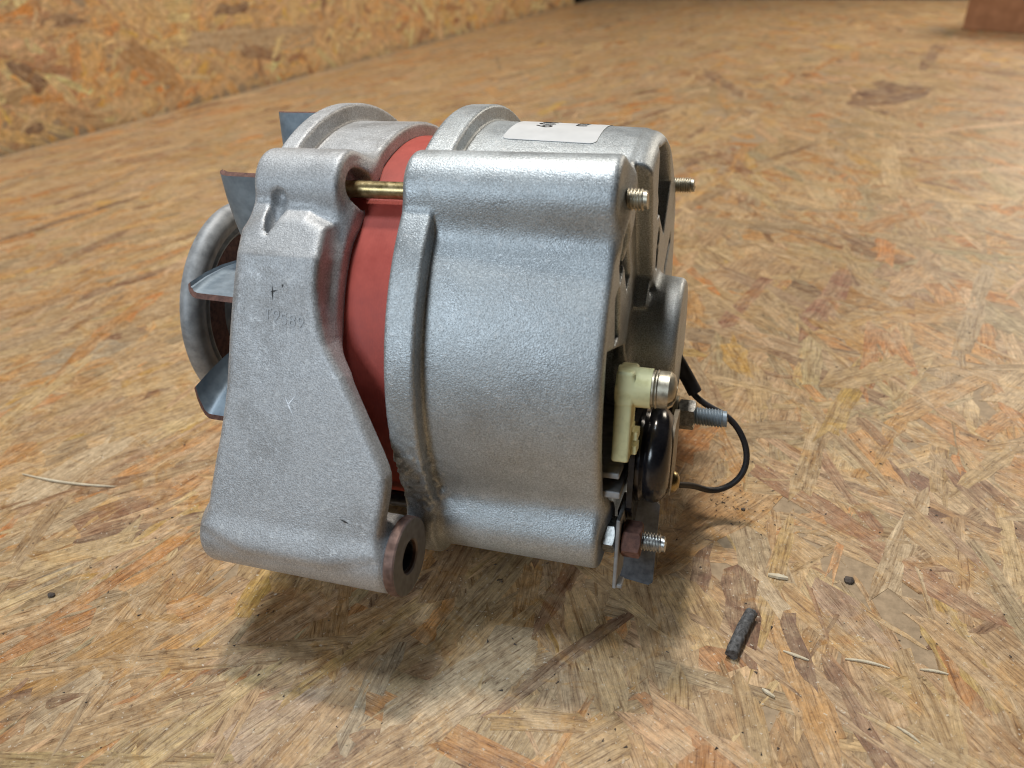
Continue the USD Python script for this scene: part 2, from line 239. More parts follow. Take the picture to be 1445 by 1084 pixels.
def scatter_floor(rg):
    out = []
    for y0, y1, dens, lm, wm in ((-240, 130, 0.0105, 48, 9.5), (130, 480, 0.0065, 58, 12), (480, 1760, 0.0038, 62, 12)):
        xl, xr = -800, 1000
        n = int((xr - xl) * (y1 - y0) * dens)
        x, y = rg.uniform(xl, xr, n), rg.uniform(y0, y1, n)
        d = np.stack([x / 1000, y / 1000, 0 * x], -1) - CAM; dep = d @ CF
        m = (dep > 0.06) & (np.abs(d @ CR) < dep * 0.72 + 0.06) & ((d @ CU) > -dep * 0.56 - 0.05)
        q = np.stack([x, y], -1)
        m &= ((q - W0) @ WN > 30) & ((FE1 - FE0)[0] * (q - FE0)[:, 1] - (FE1 - FE0)[1] * (q - FE0)[:, 0] < -30 * 490)
        x, y = x[m], y[m]; k = len(x)
        L = lm * rg.lognormal(0, 0.4, k); W = np.clip(wm * rg.lognormal(0, 0.5, k), 0.7, 30); L = np.maximum(L, 2.0 * W)
        sm = rg.random(k) < 0.22; L = np.where(sm, L * 0.4, L); W = np.where(sm, W * 0.22, W)
        out.append((x, y, L, W))
    return [np.concatenate([o[i] for o in out]) for i in range(4)]
osb(floor, scatter_floor(rng), HERO, STRAND, lambda p: p / 1000, rng, tone=(1.0, 0.90, 0.74), base_ang=0.95, ang_sd=0.75)

# wall board on the left
wall = xf('wall', kind='structure')
def wall_w(p):   # (along the wall, height, out of the wall) in mm
    p = np.asarray(p); return np.concatenate([W0 + p[..., :1] * WD + p[..., 2:] * WN, p[..., 1:2]], -1) / 1000
bx = trimesh.creation.box(bounds=[[-760, -20, -15], [1420, 420, 0]]); obj('board', tm(wall_w(bx.vertices), bx.faces[:, ::-1] if False else bx.faces), BOARD, wall, smooth=False)
nw = 5200
ws = (rng.uniform(-260, 1400, nw), rng.uniform(6, 380, nw), 50 * rng.lognormal(0, 0.45, nw), np.clip(10 * rng.lognormal(0, 0.5, nw), 1.5, 30))
ws = (ws[0], np.maximum(ws[1], 4 + 0.45 * ws[2]*0 + ws[3] * 0.5), ws[2], ws[3])
WHERO = [(44, 83, 73, 52, 16.2, 'db'), (92, 113, 140, 114, 13.5, 'rb'), (437, 62, 489, 58, 11.7, 'db'), (182, 83, 242, 24, 27.0, 'ot'), (352, 51, 427, 30, 16.2, 'rb'), (321, 101, 381, 99, 12.6, 'db'), (275, 70, 493, 50, 27.0, 'pa'), (19, 45, 69, 53, 18.0, 'ye'), (37, 16, 56, 17, 9.0, 'db')]
osb(wall, ws, WHERO, WALLSTRAND, wall_w, rng, tone=(1.75, 1.5, 1.14), base_ang=0.1, ang_sd=0.7, top=0.25)

# ---------------------------------------------------------------- alternator: built in its own frame (x along the shaft to the rear, y away, z up; mm), then tipped back onto the board
EE = 0.26; EC, ES = math.cos(EE), math.sin(EE); DD = 63.833
def A(p):
    p = np.asarray(p, float)
    return np.stack([p[..., 0], p[..., 1] * EC + p[..., 2] * ES, -p[..., 1] * ES + p[..., 2] * EC + DD], -1) / 1000
def a_mesh(m):
    m = to_tm(m); return tm(A(m.vertices), m.faces)
ALT = xf('alternator', label='grey cast aluminium alternator with a red stator band, standing on the board', category='alternator')
def part(name, m, material, parent=None, smooth=35, **k): return obj(name, a_mesh(m), material, parent or ALT, smooth=smooth, **k)

def rev(prof, cy=0.0, cz=0.0, n=48, pitch=0.0, wob=0.0):
    """Surface of revolution about the x axis through (cy, cz); profile of (x, r); pitch turns a saw profile into a thread."""
    p = np.array(prof, float); t = np.linspace(0, 2 * np.pi, n + 1)[:-1]
    sh = np.where((np.arange(len(p)) > 1) & (np.arange(len(p)) < len(p) - 2), pitch, 0)
    x = p[:, 0][:, None] + sh[:, None] * (t / (2 * np.pi))[None]
    v = np.stack([x, cy + p[:, 1][:, None] * np.cos(t), cz + p[:, 1][:, None] * np.sin(t)], -1).reshape(-1, 3)
    f = []
    for i in range(len(p) - 1):
        for j in range(n):
            a, b = i * n + j, i * n + (j + 1) % n; c, d = a + n, b + n
            f += [(a, b, d), (a, d, c)]
    return tm(v, f)
def rod(x0, x1, r, cy, cz, ch=0.4, n=32): return rev([(x0, 0), (x0, r - ch), (x0 + ch, r), (x1 - ch, r), (x1, r - ch), (x1, 0)], cy, cz, n)
def stud(x0, x1, r, cy, cz, pitch=0.8, n=28):
    p = [(x0, 0), (x0, r - 0.45)]; x = x0 + 0.1
    while x < x1 - pitch * 1.9: p += [(x, r - 0.45), (x + pitch * 0.35, r), (x + pitch * 0.5, r), (x + pitch * 0.9, r - 0.45)]; x += pitch
    p += [(x1 - 0.5, r - 0.4), (x1, r - 0.9), (x1, 0)]
    return rev(p, cy, cz, n, pitch)
def hexnut(x0, x1, af, cy, cz, hole=2.4, turn=0.0):
    R = af / math.sqrt(3); h = x1 - x0
    nut = m3.Manifold.cylinder(h, R, R, 6) ^ m3.Manifold.revolve(m3.CrossSection([[(0, 0), (af / 2 * 0.97, 0), (R + .05, (R - af / 2) * .75), (R + .05, h - (R - af / 2) * .75), (af / 2 * 0.97, h), (0, h)]]), 48)
    nut = nut - m3.Manifold.cylinder(h + 2, hole, hole, 24).translate([0, 0, -1])
    nut = to_tm(nut.rotate([0, 0, turn])); v = nut.vertices
    return tm(np.stack([v[:, 2] + x0, v[:, 0] + cy, v[:, 1] + cz], -1), nut.faces)
def tube(pts, r, n=14, k=60):
    pts = np.array(pts, float); s = np.r_[0, np.cumsum(np.linalg.norm(np.diff(pts, axis=0), axis=1))]
    p = CubicSpline(s, pts)(np.linspace(0, s[-1], k)); t = np.gradient(p, axis=0); t /= np.linalg.norm(t, axis=1, keepdims=True)
    a = np.cross(t, [0.3, 1, 0.2]); a /= np.linalg.norm(a, axis=1, keepdims=True); b = np.cross(t, a); th = np.arange(n) * 2 * np.pi / n
    v = (p[:, None] + r * (np.cos(th)[None, :, None] * a[:, None] + np.sin(th)[None, :, None] * b[:, None])).reshape(-1, 3)
    f = [q for i in range(k - 1) for j in range(n) for q in ((i * n + j, i * n + (j + 1) % n, (i + 1) * n + (j + 1) % n), (i * n + j, (i + 1) * n + (j + 1) % n, (i + 1) * n + j))]
    v = np.vstack([v, p[:1], p[-1:]]); e0, e1 = len(v) - 2, len(v) - 1
    f += [(e0, (j + 1) % n, j) for j in range(n)] + [(e1, (k - 1) * n + j, (k - 1) * n + (j + 1) % n) for j in range(n)]
    return tm(v, f)
def rbox(b0, b1, r=0.6, q=10):
    b0, b1 = np.array(b0, float) + r, np.array(b1, float) - r
    s = m3.Manifold.sphere(r, q)
    return m3.Manifold.batch_hull([s.translate([x, y, z]) for x in (b0[0], b1[0]) for y in (b0[1], b1[1]) for z in (b0[2], b1[2])])

# signed distance castings, meshed with surface nets
def nets(f, lo, h):
    sx, sy, sz = f.shape; s = f < 0
    acc = np.zeros((sx - 1, sy - 1, sz - 1, 3), np.float32); cnt = np.zeros((sx - 1, sy - 1, sz - 1), np.float32)
    for ax in range(3):
        a = [slice(None)] * 3; b = [slice(None)] * 3; a[ax] = slice(0, -1); b[ax] = slice(1, None)
        fa, fb = f[tuple(a)], f[tuple(b)]; cr = s[tuple(a)] != s[tuple(b)]
        I = np.argwhere(cr)
        t = fa[cr] / (fa[cr] - fb[cr]); pt = I.astype(np.float32); pt[:, ax] += t
        o = [k for k in range(3) if k != ax]
        for d1 in (0, 1):
            for d2 in (0, 1):
                c = I.copy(); c[:, o[0]] -= d1; c[:, o[1]] -= d2
                ok = ((c >= 0) & (c < np.array(cnt.shape))).all(1)
                ci = tuple(c[ok].T); np.add.at(acc, ci, pt[ok]); np.add.at(cnt, ci, 1)
    m = cnt > 0; idx = np.full(cnt.shape, -1); idx[m] = np.arange(m.sum()); V = acc[m] / cnt[m][:, None]
    F = []
    for ax in range(3):
        a = [slice(1, -1)] * 3; b = [slice(1, -1)] * 3; a[ax] = slice(0, -1); b[ax] = slice(1, None)
        sa, sb = s[tuple(a)], s[tuple(b)]; off = np.array([1, 1, 1]); off[ax] = 0
        o = [(ax + 1) % 3, (ax + 2) % 3]
        for want, flip in ((sa & ~sb, False), (~sa & sb, True)):
            I = np.argwhere(want) + off
            q = []
            for d1, d2 in ((1, 1), (0, 1), (0, 0), (1, 0)):
                c = I.copy(); c[:, o[0]] -= d1; c[:, o[1]] -= d2; q.append(idx[tuple(c.T)])
            q = np.stack(q, 1); q = q[:, ::-1] if flip else q; F.append(q)
    F = np.vstack(F); F = np.vstack([F[:, [0, 1, 2]], F[:, [0, 2, 3]]])
    return tm(np.array(lo) + V * h, F)
def grid(lo, hi, h):
    return [np.arange(lo[i], hi[i] + h, h, dtype=np.float32).reshape([-1 if i == j else 1 for j in range(3)]) for i in range(3)]
def smin(a, b, k):
    t = np.clip(0.5 + 0.5 * (b - a) / k, 0, 1); return b + (a - b) * t - k * t * (1 - t)
def smax(a, b, k): return -smin(-a, -b, k)
def cyl(X, rad, x0, x1, r, rd=1.0):
    dx = np.abs(X - (x0 + x1) / 2) - (x1 - x0) / 2 + rd; dr = rad - r + rd
    return np.minimum(np.maximum(dx, dr), 0) + np.hypot(np.maximum(dx, 0), np.maximum(dr, 0)) - rd
def poly_sd(px, pz, pts):
    pts = np.array(pts, float); d = np.full(np.broadcast(px, pz).shape, 1e9); sg = np.ones_like(d)
    for i in range(len(pts)):
        a, b = pts[i], pts[i - 1]; ex, ez = b - a; wx, wz = px - a[0], pz - a[1]
        t = np.clip((wx * ex + wz * ez) / (ex * ex + ez * ez), 0, 1); d = np.minimum(d, (wx - ex * t) ** 2 + (wz - ez * t) ** 2)
        c1, c2, c3 = pz >= a[1], pz < b[1], ex * wz > ez * wx
        sg = np.where((c1 & c2 & c3) | (~c1 & ~c2 & ~c3), -sg, sg)
    return (sg * np.sqrt(d)).astype(np.float32)
BOSS = [(-44, 44), (44, 44), (-44, -44), (44, -44)]

# front housing with the mounting foot
H = 0.6
X, Y, Z = grid((-60, -83, -73), (8, 74, 74), H); rad = np.hypot(Y, Z)
d = cyl(X, rad, -42, -16, 62.3, 1.2)
for by, bz in BOSS[:2] + BOSS[3:]: d = smin(d, cyl(X, np.hypot(Y - by, Z - bz), -42, -17.5, 10.0, 1.5), 6.5)
d = smin(d, cyl(X, rad, -42, -36.3, 67.6, 0.9), 0.8)
yf = -64.8 + (Z - 27) * (13.2 / 74) + np.maximum(Z - 28.5, 0) * 0.62
FOOT = [(-41.5, 38), (-40.8, 21.1), (-41.5, 12.2), (-42.8, 3.1), (-45.1, -15.5), (-47.8, -29.0), (-50.5, -47.5), (2.0, -47.5), (4.2, -31.0), (4.8, -24.3), (3.1, -20.1), (-0.1, -14.4), (-5.2, -5.3), (-8.8, 1.3), (-12.4, 9.5), (-14.6, 19.6), (-14.4, 25.5), (-14.1, 28.0), (-15.8, 38.0)]
def chaikin(p, n=2):
    p = np.array(p, float)
    for _ in range(n):
        q = np.roll(p, -1, 0); p = np.stack([p * .75 + q * .25, p * .25 + q * .75], 1).reshape(-1, 2)
    return p
tk = 1.3 * np.clip((Z + 2) / 10, 0, 1)
fo = smax(poly_sd(X + (1.6 + 2.0 * np.clip(Z / 8, 0, 1)) * (X > -25), Z, chaikin(FOOT, 1)), np.abs(Y - (yf + 2.8 + tk)) - 2.8 - tk, 2.2)
d = smin(d, fo, 4.0)
lug = cyl(X, np.hypot(Y + 67.5, Z + 47.5), -52.3, 3.6, 10.3, 2.4)
d = smin(d, lug, 2.5)
d = smax(d, -cyl(X, np.hypot(Y + 67.5, Z + 47.5), -70, 20, 4.6, 0.1), 0.4)
d = smax(d, -cyl(X, np.hypot(Y + 44, Z - 44), -21, 0, 5.3, 0.1), 0.8)
sa, sb = np.array([-34.6, -61.5, 26.5]), np.array([-34.6, -53.5, 42.0]); sv_ = sb - sa
tt = np.clip(((X - sa[0]) * sv_[0] + (Y - sa[1]) * sv_[1] + (Z - sa[2]) * sv_[2]) / (sv_ @ sv_), 0, 1)
d = smax(d, 1.9 - np.sqrt((X - sa[0] - sv_[0] * tt) ** 2 + (Y - sa[1] - sv_[1] * tt) ** 2 + (Z - sa[2] - sv_[2] * tt) ** 2), 1.0)
front = nets(np.ascontiguousarray(np.broadcast_to(d, np.broadcast_shapes(X.shape, Y.shape, Z.shape))), (-60, -83, -73), H)
FH = part('front_housing', front, AL_FRONT, smooth=True)

# rear housing
X, Y, Z = grid((-1.5, -74, -74), (69, 74, 74), H); rad = np.hypot(Y, Z)
d = cyl(X, rad + 0.035 * X, 0, 53, 63.0, 1.6)
line = ((Y + 32) * 38 - (Z - 52) * -24) / np.hypot(38, 24)      # side of the raised end block
blk = smax(cyl(X, rad, 30, 57.6, 60.6, 4.5), 1.0 - line, 1.0)
d = smin(d, blk, 0.8)
for by, bz in BOSS: d = smin(d, cyl(X, np.hypot(Y - by, Z - bz), 0, 53, 10.2, 1.6), 7.0)
d = smin(d, cyl(X, rad, 0, 8.2, 67.3, 0.9), 0.6)
d = smin(d, cyl(X, np.hypot(Y + 44, Z + 44) , 0, 8.2, 13.0, 1.0), 3.0)
d = smax(d, -cyl(X, rad, -9, 50.3, 56.5, 0.5), 0.3)
win = smax(smax(poly_sd(Y, Z, [(-60, 10), (-26, 4), (-22, -2), (12, -24), (14, -60), (-60, -60)]), rad - 56.5, 1), -(np.hypot(Y + 44, Z + 44) - 8.5), 1) + 0 * X
d = smax(d, -np.maximum(win, 49 - X), 0.8)
def slot(y, z, ly, lz, a=0.0):
    c, s = math.cos(a), math.sin(a); yy = (Y - y) * c + (Z - z) * s; zz = -(Y - y) * s + (Z - z) * c
    q1, q2 = np.abs(yy) - ly + 1.2, np.abs(zz) - lz + 1.2
    return np.maximum(np.hypot(np.maximum(q1, 0), np.maximum(q2, 0)) + np.minimum(np.maximum(q1, q2), 0) - 1.2, 49 - X)
for s in [(-43, 31, 3.0, 7.5, 0.6), (-43, 15, 3.2, 7.0, 0.3), (-31, 26, 3.0, 6.5, 0.75), (-7.5, 43, 3.0, 6.0, 0.1), (-3.5, 28, 2.6, 6.0, -.2), (30, 22, 2.2, 9, -.9), (34, 4, 2.2, 9, -1.5)]: d = smax(d, -slot(*s), 0.6)
big = np.maximum(poly_sd(Y, Z, [(-15, 55), (-13, 45), (-2, 37), (12, 31), (22, 46), (10, 55), (2, 57)]) - 0.3, 49 - X)
d = smax(d, -big, 1.0)
capd = cyl(X, rad + 0.10 * (X - 53), 46, 66.4, 20.3, 1.6)
d = smin(d, capd, 3.0)
d = smin(d, np.maximum(np.maximum(np.abs(Y + 14 - 0.9 * (Z - 16)) - 1.2, np.abs(Z - 21) - 8), np.abs(X - 54) - 3.0), 1.5)
rear0 = np.array(np.broadcast_to(d, np.broadcast_shapes(X.shape, Y.shape, Z.shape)))
# rough corroded patch low on the near side of the flange
i1, j0, j1, k0, k1 = int(24 / H), 0, int(50 / H), int(18 / H), int(76 / H)
xx, yy, zz = np.meshgrid(X.ravel()[:i1], Y.ravel()[j0:j1], Z.ravel()[k0:k1], indexing='ij')
pp = np.stack([xx, yy, zz], -1)
wgt = np.exp(-((xx - 4) / 8) ** 2 - ((zz + 29) / 11) ** 2) * np.clip((18 - xx) / 10, 0, 1)
rear0[:i1, j0:j1, k0:k1] += (1.5 * wgt * (meshkit.fbm(pp * 0.75, 3, 4) - 0.42)).astype(np.float32) * 2.0
rear = nets(rear0, (-1.5, -74, -74), H)
RH = part('rear_housing', rear, AL_REAR, smooth=True)

# red stator band with fine lamination lines
prof = [(-30, 50), (-30, 58)]
x = -24.0
while x < 4: prof += [(x, 58.25), (x + 0.55, 58.25), (x + 0.62, 58.232), (x + 0.68, 58.232)]; x += 0.75
prof += [(4, 50)]
part('stator', rev(prof, n=180), RED, smooth=20)

# through bolts and studs
for k, (by, bz) in enumerate(BOSS[:3]):
    part('through_bolt', rod(-22, 6, 2.25, by, bz), BRASS if k < 2 else DARKSTEEL)
    if k < 2: part('bolt_end', stud(50, 58.6 if k == 0 else 63.5, 2.6, by, bz), NICKEL)
part('screw_collar', rod(53.0, 55.2, 3.0, 44, 44), AL_REAR)

# bushing in the foot
ring = m3.Manifold.revolve(m3.CrossSection([[(4.4, 0), (10.2, 0), (10.5, 0.4), (10.5, 2.6), (10.2, 3.0), (4.8, 3.0), (4.4, 2.6)]]), 72)
v = to_tm(ring); BU = part('bushing', tm(np.stack([v.vertices[:, 2] + 3.2, v.vertices[:, 0] - 67.5, v.vertices[:, 1] - 47.5], -1), v.faces), BUSH)
sl = rev([(-49, 3.9), (5.0, 3.9), (5.0, 4.5), (-49, 4.5)], -67.5, -47.5, 32); part('bushing_sleeve', sl, DARKSTEEL)

# pulley with rolled rim
pp_ = [(-84, 8), (-80.5, 9), (-80.5, 14), (-82.3, 22), (-82.5, 27), (-81.2, 27.4), (-81.0, 28.0), (-82.2, 28.6), (-82.2, 29.2), (-80.8, 29.8)]
pp_ += [(-83.6 + 3.9 * math.sin(t), 32.9 - 3.9 * math.cos(t)) for t in np.linspace(0.9, 3.6, 10)] + [(-87, 31), (-90, 27), (-93, 25.5), (-93, 8)]
PU = part('pulley', rev(pp_, n=96), STEEL)
part('pulley_hub', rev([(-82, 0), (-82, 15), (-81.6, 21.5), (-82.1, 26.4), (-82.45, 26.4), (-82.6, 0)], n=64), RUST, PU)
part('shaft', rod(-96, -38, 8.5, 0, 0), STEEL)
# fan: a disc with scooped blades
FA = part('fan', rev([(-57.6, 9), (-57.6, 43), (-56.2, 43), (-56.2, 9)], n=64), DARKSTEEL)
def blade(th0, dth, bend0):
    R0, R1, nv, nu = 33.0, 66.3, 7, 12
    gv = np.linspace(0, 1, nv); gu = np.linspace(0, 1, nu)
    pts = []
    for side in (0, 1):
        for v_ in gv:
            r = R0 + (R1 - R0) * v_; dep = 7 + 8.0 * v_ ** 0.7; bend = bend0 * (0.35 + 0.65 * v_); th = th0 + dth * (1 - v_)
            for u_ in gu:
                if u_ < 0.4: a = u_ / 0.4 * math.pi / 2; x_, t_ = 3.2 * (1 - math.cos(a)), bend - (bend) * math.sin(a)
                else: x_, t_ = 3.2 + (u_ - 0.4) / 0.6 * max(dep - 3.2, 0.5), 0 - 0.5 * (u_ - 0.4)
                x_ += 0.55 * side * (1 if u_ < 0.25 else 0.4); t_ += 1.5 * side * (1 if u_ > 0.15 else 0.4)
                t_ -= bend
                pts.append((-57.5 + x_, r * math.cos(th) - math.sin(th) * (-t_), r * math.sin(th) + math.cos(th) * (-t_)))
    n = nv * nu; f = []
    for i in range(nv - 1):
        for j in range(nu - 1):
            a = i * nu + j; q = (a, a + 1, a + nu + 1, a + nu)
            f += [(q[0], q[1], q[2]), (q[0], q[2], q[3]), (n + q[0], n + q[2], n + q[1]), (n + q[0], n + q[3], n + q[2])]
    rim = [j for j in range(nu)] + [i * nu + nu - 1 for i in range(1, nv)] + [(nv - 1) * nu + j for j in range(nu - 2, -1, -1)] + [i * nu for i in range(nv - 2, 0, -1)]
    for k in range(len(rim)):
        a, b = rim[k], rim[(k + 1) % len(rim)]; f += [(a, n + a, n + b), (a, n + b, b)]
    outer = [(nv - 1) * nu + j for j in range(nu)]
    P = np.array(pts); out_e = []
    for s_ in (0, 1): out_e.append(P[[s_ * n + o for o in outer]])
    rr = np.array([0, math.cos(th0), math.sin(th0)])
    a_, b_ = out_e[0], out_e[1]; ev = np.vstack([a_ + rr * 0.03, b_ + rr * 0.03, a_ - rr * 0.7, b_ - rr * 0.7]); m_ = len(a_); 
    ef = [q for j in range(m_ - 1) for q in ((j, j + 1, m_ + j + 1), (j, m_ + j + 1, m_ + j))]
    return tm(P, f), tm(ev[:2 * m_] , ef)
for a0, da, bn0 in ((104, 5, 1.6), (134, 18, 1.8), (163, -20, 3.6), (187.5, -9, 9.0), (215, 5, 2), (243, 16, 2), (271, -18, 4), (299, -9, 8), (327, 5, 2), (355, 16, 2), (23, -18, 4), (51, -9, 8), (77, 5, 2)):
    b_, e_ = blade(math.radians(a0), math.radians(da), bn0); part('blade', b_, BLUESTEEL, FA, smooth=30)
    part('blade_edge', e_, RUST, FA)

# sticker on top of the barrel, lying on its curve
def on_barrel(x, s, off=0.0):
    """x along the shaft, s = arc length from the top towards the viewer."""
    R = 63.0 - 0.035 * x + off; a = s / R; return np.stack([x, -R * np.sin(a), R * np.cos(a)], -1)
from shapely.geometry import box as sbox
st = trimesh.creation.extrude_polygon(sbox(18.0, -14, 40, 23.8).buffer(1.8), 0.1, engine='earcut').subdivide_to_size(2.0)
SV = np.array(st.vertices); STK = part('sticker', tm(on_barrel(SV[:, 0], SV[:, 1], 0.12 + SV[:, 2]), st.faces), WHITE, smooth=False)
for txt, x0, s0, h in (('609500', 27.0, 15.0, 4.4), ('0TS', 36.2, 11.0, 3.0)):
    t = meshkit.text_mesh(txt, h, 0.05, bold=True); t = t.subdivide_to_size(1.5); v = np.array(t.vertices)
    part('print', tm(on_barrel(x0 - v[:, 1], s0 - v[:, 0], 0.235 + v[:, 2]), t.faces if True else t.faces[:, ::-1]), INK, STK, smooth=False)

# casting numbers and scratches on the foot
def on_foot(x, z, off): return np.stack([x, -64.8 + (z - 27) * (13.2 / 74) - off, z], -1)
t = meshkit.text_mesh('T9', 3.3, 0.12); t2 = meshkit.text_mesh('589', 3.2, 0.12); t2.apply_translation([5.6, -0.6, 0]); t = cat(t, t2)
v = np.array(t.vertices); v[:, :2] *= 0.85
part('casting_number', tm(on_foot(-32.6 + v[:, 0], 13.0 + v[:, 1] - 0.08 * v[:, 0], 0.02 + v[:, 2]), t.faces), MARK, FH, smooth=False)
def streak(a, b, w, m, nm, host):
    a, b = np.array(a, float), np.array(b, float); dv = (b - a) / np.linalg.norm(b - a); nn_ = np.array([-dv[1], dv[0]]) * w / 2
    q = np.array([a, (a + b) / 2 + nn_, b, (a + b) / 2 - nn_]); vv = np.vstack([on_foot(q[:, 0], q[:, 1], 0.06), on_foot(q[:, 0], q[:, 1], -0.5)])
    part(nm, tm(vv, [(0, 2, 1), (0, 3, 2), (0, 1, 5), (0, 5, 4), (1, 2, 6), (1, 6, 5), (2, 3, 7), (2, 7, 6), (3, 0, 4), (3, 4, 7)]), m, host, smooth=False)
streak((-30.2, 21.5), (-30.0, 17.6), 0.45, INK, 'pen_mark', FH); streak((-31.0, 19.6), (-28.6, 20.3), 0.4, INK, 'pen_mark', FH); streak((-27.2, 21.9), (-27.4, 21.0), 0.5, INK, 'pen_mark', FH)
streak((-26.0, -5.5), (-23.0, -11.0), 0.35, SCRATCH, 'scratch', FH); streak((-22.5, -5.0), (-25.5, -8.6), 0.3, SCRATCH, 'scratch', FH); streak((-9, -35.0), (-6.3, -35.8), 0.5, INK, 'scratch', FH)

# cream terminal holder with its screw
hold = m3.Manifold.batch_hull([m3.Manifold.cylinder(8.6, 5.2, 5.0, 40).rotate([0, 90, 0]).translate([54.6, -46, -1.4])]) + rbox((54.6, -50.6, -20.5), (59.0, -42.5, -1.5), 0.7) + rbox((58, -48.0, -19), (60.6, -43, -11.5), 0.4) + rbox((54.6, -51, -5.5), (59.2, -41, 3.6), 0.9)
for zz_ in (-12.0, -15.8): hold = hold - rbox((59.2, -52, zz_ - 0.8), (62, -40, zz_ + 0.8), 0.2)
part('terminal_holder', hold, CREAM)
SC = part('screw', cat(rod(63.0, 63.9, 4.7, -46, -1.4, 0.25), rod(64.0, 64.7, 4.9, -46, -1.4, 0.25)), NICKEL)
hd = m3.Manifold.revolve(m3.CrossSection([[(0, 0), (4.7, 0), (4.7, 2.6), (3.9, 3.7), (2.2, 4.3), (0, 4.4)]]), 48) - m3.Manifold.cube([12, 1.5, 4], True).rotate([0, 0, 35]).translate([0, 0, 4.6])
v = to_tm(hd); part('screw_head', tm(np.stack([v.vertices[:, 2] + 64.8, v.vertices[:, 0] - 46, v.vertices[:, 1] - 1.4], -1), v.faces), NICKEL, SC)

# black regulator cover with its flange, tan back plate and brass screw
def loft(sections):
    hulls = []
    for (x0, y0, z0, hy, hz, r), (x1, y1, z1, hy1, hz1, r1) in zip(sections[:-1], sections[1:]):
        pts = []
        for (x_, y_, z_, a_, b_, r_) in ((x0, y0, z0, hy, hz, r), (x1, y1, z1, hy1, hz1, r1)):
            for sy in (-1, 1):
                for sz in (-1, 1):
                    for t in np.linspace(0, np.pi / 2, 7): pts.append((x_, y_ + sy * (a_ - r_ + r_ * math.cos(t)), z_ + sz * (b_ - r_ + r_ * math.sin(t))))
        hulls.append(m3.Manifold.hull_points(np.array(pts)))
    return m3.Manifold.batch_boolean(hulls, m3.OpType.Add)
cp = [(59.4, 0), (59.4, 13.2), (60.0, 13.9), (61.0, 13.9), (61.5, 13.2), (62.0, 12.9), (62.5, 13.3), (63.2, 13.9), (64.6, 13.9), (65.8, 13.5), (66.9, 12.6), (67.8, 11.3), (68.4, 9.6), (68.6, 7.5), (68.7, 0)]
cm = rev(cp, 0, 0, 72); cv = np.array(cm.vertices); RG = part('regulator_cover', tm(np.c_[cv[:, 0], cv[:, 1] * 0.92 - 30, cv[:, 2] * 0.98 - 25.4], cm.faces), BLACK, smooth=40)
fl_ = m3.Manifold.hull_points(np.array([(x_, y_, z_) for x_ in (58.4, 59.9) for y_, z_ in ((-44, -16), (-42, -12), (-18, -12), (-16, -16), (-16, -38), (-26, -43), (-32, -45.5), (-38, -43.0), (-44, -36))]))
part('cover_flange', fl_, BLACK, RG, smooth=25)
part('back_plate', loft([(67.6, -25, -26, 9.4, 10.4, 3), (68.9, -25, -26, 9.4, 10.4, 3)]), TANPLATE, smooth=25)
part('brass_screw', rev([(68.2, 0), (68.2, 3.1), (69.0, 3.2), (70.0, 2.7), (70.7, 1.6), (70.9, 0)], -22, -36.5, 32), BRASS)

# long terminal stud with washer, nut, boot and wire
sy_, sz_ = 2.0, -24.0
part('washer', rod(65.6, 67.2, 5.2, sy_, sz_ + .5, 0.2), NICKEL)
part('terminal_nut', hexnut(67.4, 72.6, 8.4, sy_, sz_, 2.4, 27), ZINC)
part('terminal_stud', stud(58, 82.2, 2.9, sy_, sz_, 0.9), BLUESTEEL)
part('stud_base', rod(54, 65.6, 6.0, sy_, sz_, 0.5), BLACKMATT)
part('wire', tube([(64, 12, -8), (66.5, 12, -13), (71, 12, -20), (76, 12, -23.6), (82, 12, -26.5), (87.6, 12, -32.8), (89.8, 11.6, -40), (87.8, 11, -47.5), (81.5, 9.5, -51.7), (75, 4, -49.0), (70, -4, -45.5), (64, -10, -42)], 1.02, k=110), BLACKMATT)
part('wire_boot', tube([(60, 10, -2), (65, 11, -9), (68.5, 11.6, -14.5), (71.5, 12, -19.5)], 2.3), BLACKMATT)

# lower stud: zinc nut, folded plate, rusty nut, thread, dark tab
part('zinc_nut', hexnut(53.1, 56.6, 8.6, -44, -44.5, 2.4, 8), ZINC)
part('lower_plate', cat(rbox((57.0, -50, -57.5), (58.1, -37, -37.0), 0.35), rbox((57.0, -49.5, -57.5), (59.6, -45, -56.2), 0.35)), STEEL)
part('rusty_nut', hexnut(58.3, 63.4, 8.8, -44, -45, 2.4, 14), RUST)
part('lower_stud', stud(53, 69.6, 2.55, -44, -45, 0.8), ZINC)
tab = m3.Manifold.hull_points(np.array([(x_, y_, z_) for y_ in (-27.5, -26.3) for x_, z_ in ((57, -41), (65.2, -41), (66.2, -42.2), (66.0, -67.5), (64.8, -68.6), (55, -67.4))]))
part('terminal_tab', tab, TABSTEEL, smooth=20)
part('tab_arm', rbox((55.6, -38, -46), (57.0, -26, -40), 0.3), DARKSTEEL)
# what shows inside the open end
part('heat_sink', cat(rbox((40, -50, -31), (57.5, 4, -29), 0.4), rbox((40, -50, -25.5), (57, 4, -23.8), 0.4)), STEEL)
part('rotor', rod(-30, 36, 45, 0, 0, 3, 64), DARKSTEEL)
part('inner_sheet', rbox((46, -54, -8), (52.4, -52.8, 14), 0.4), BLUESTEEL)

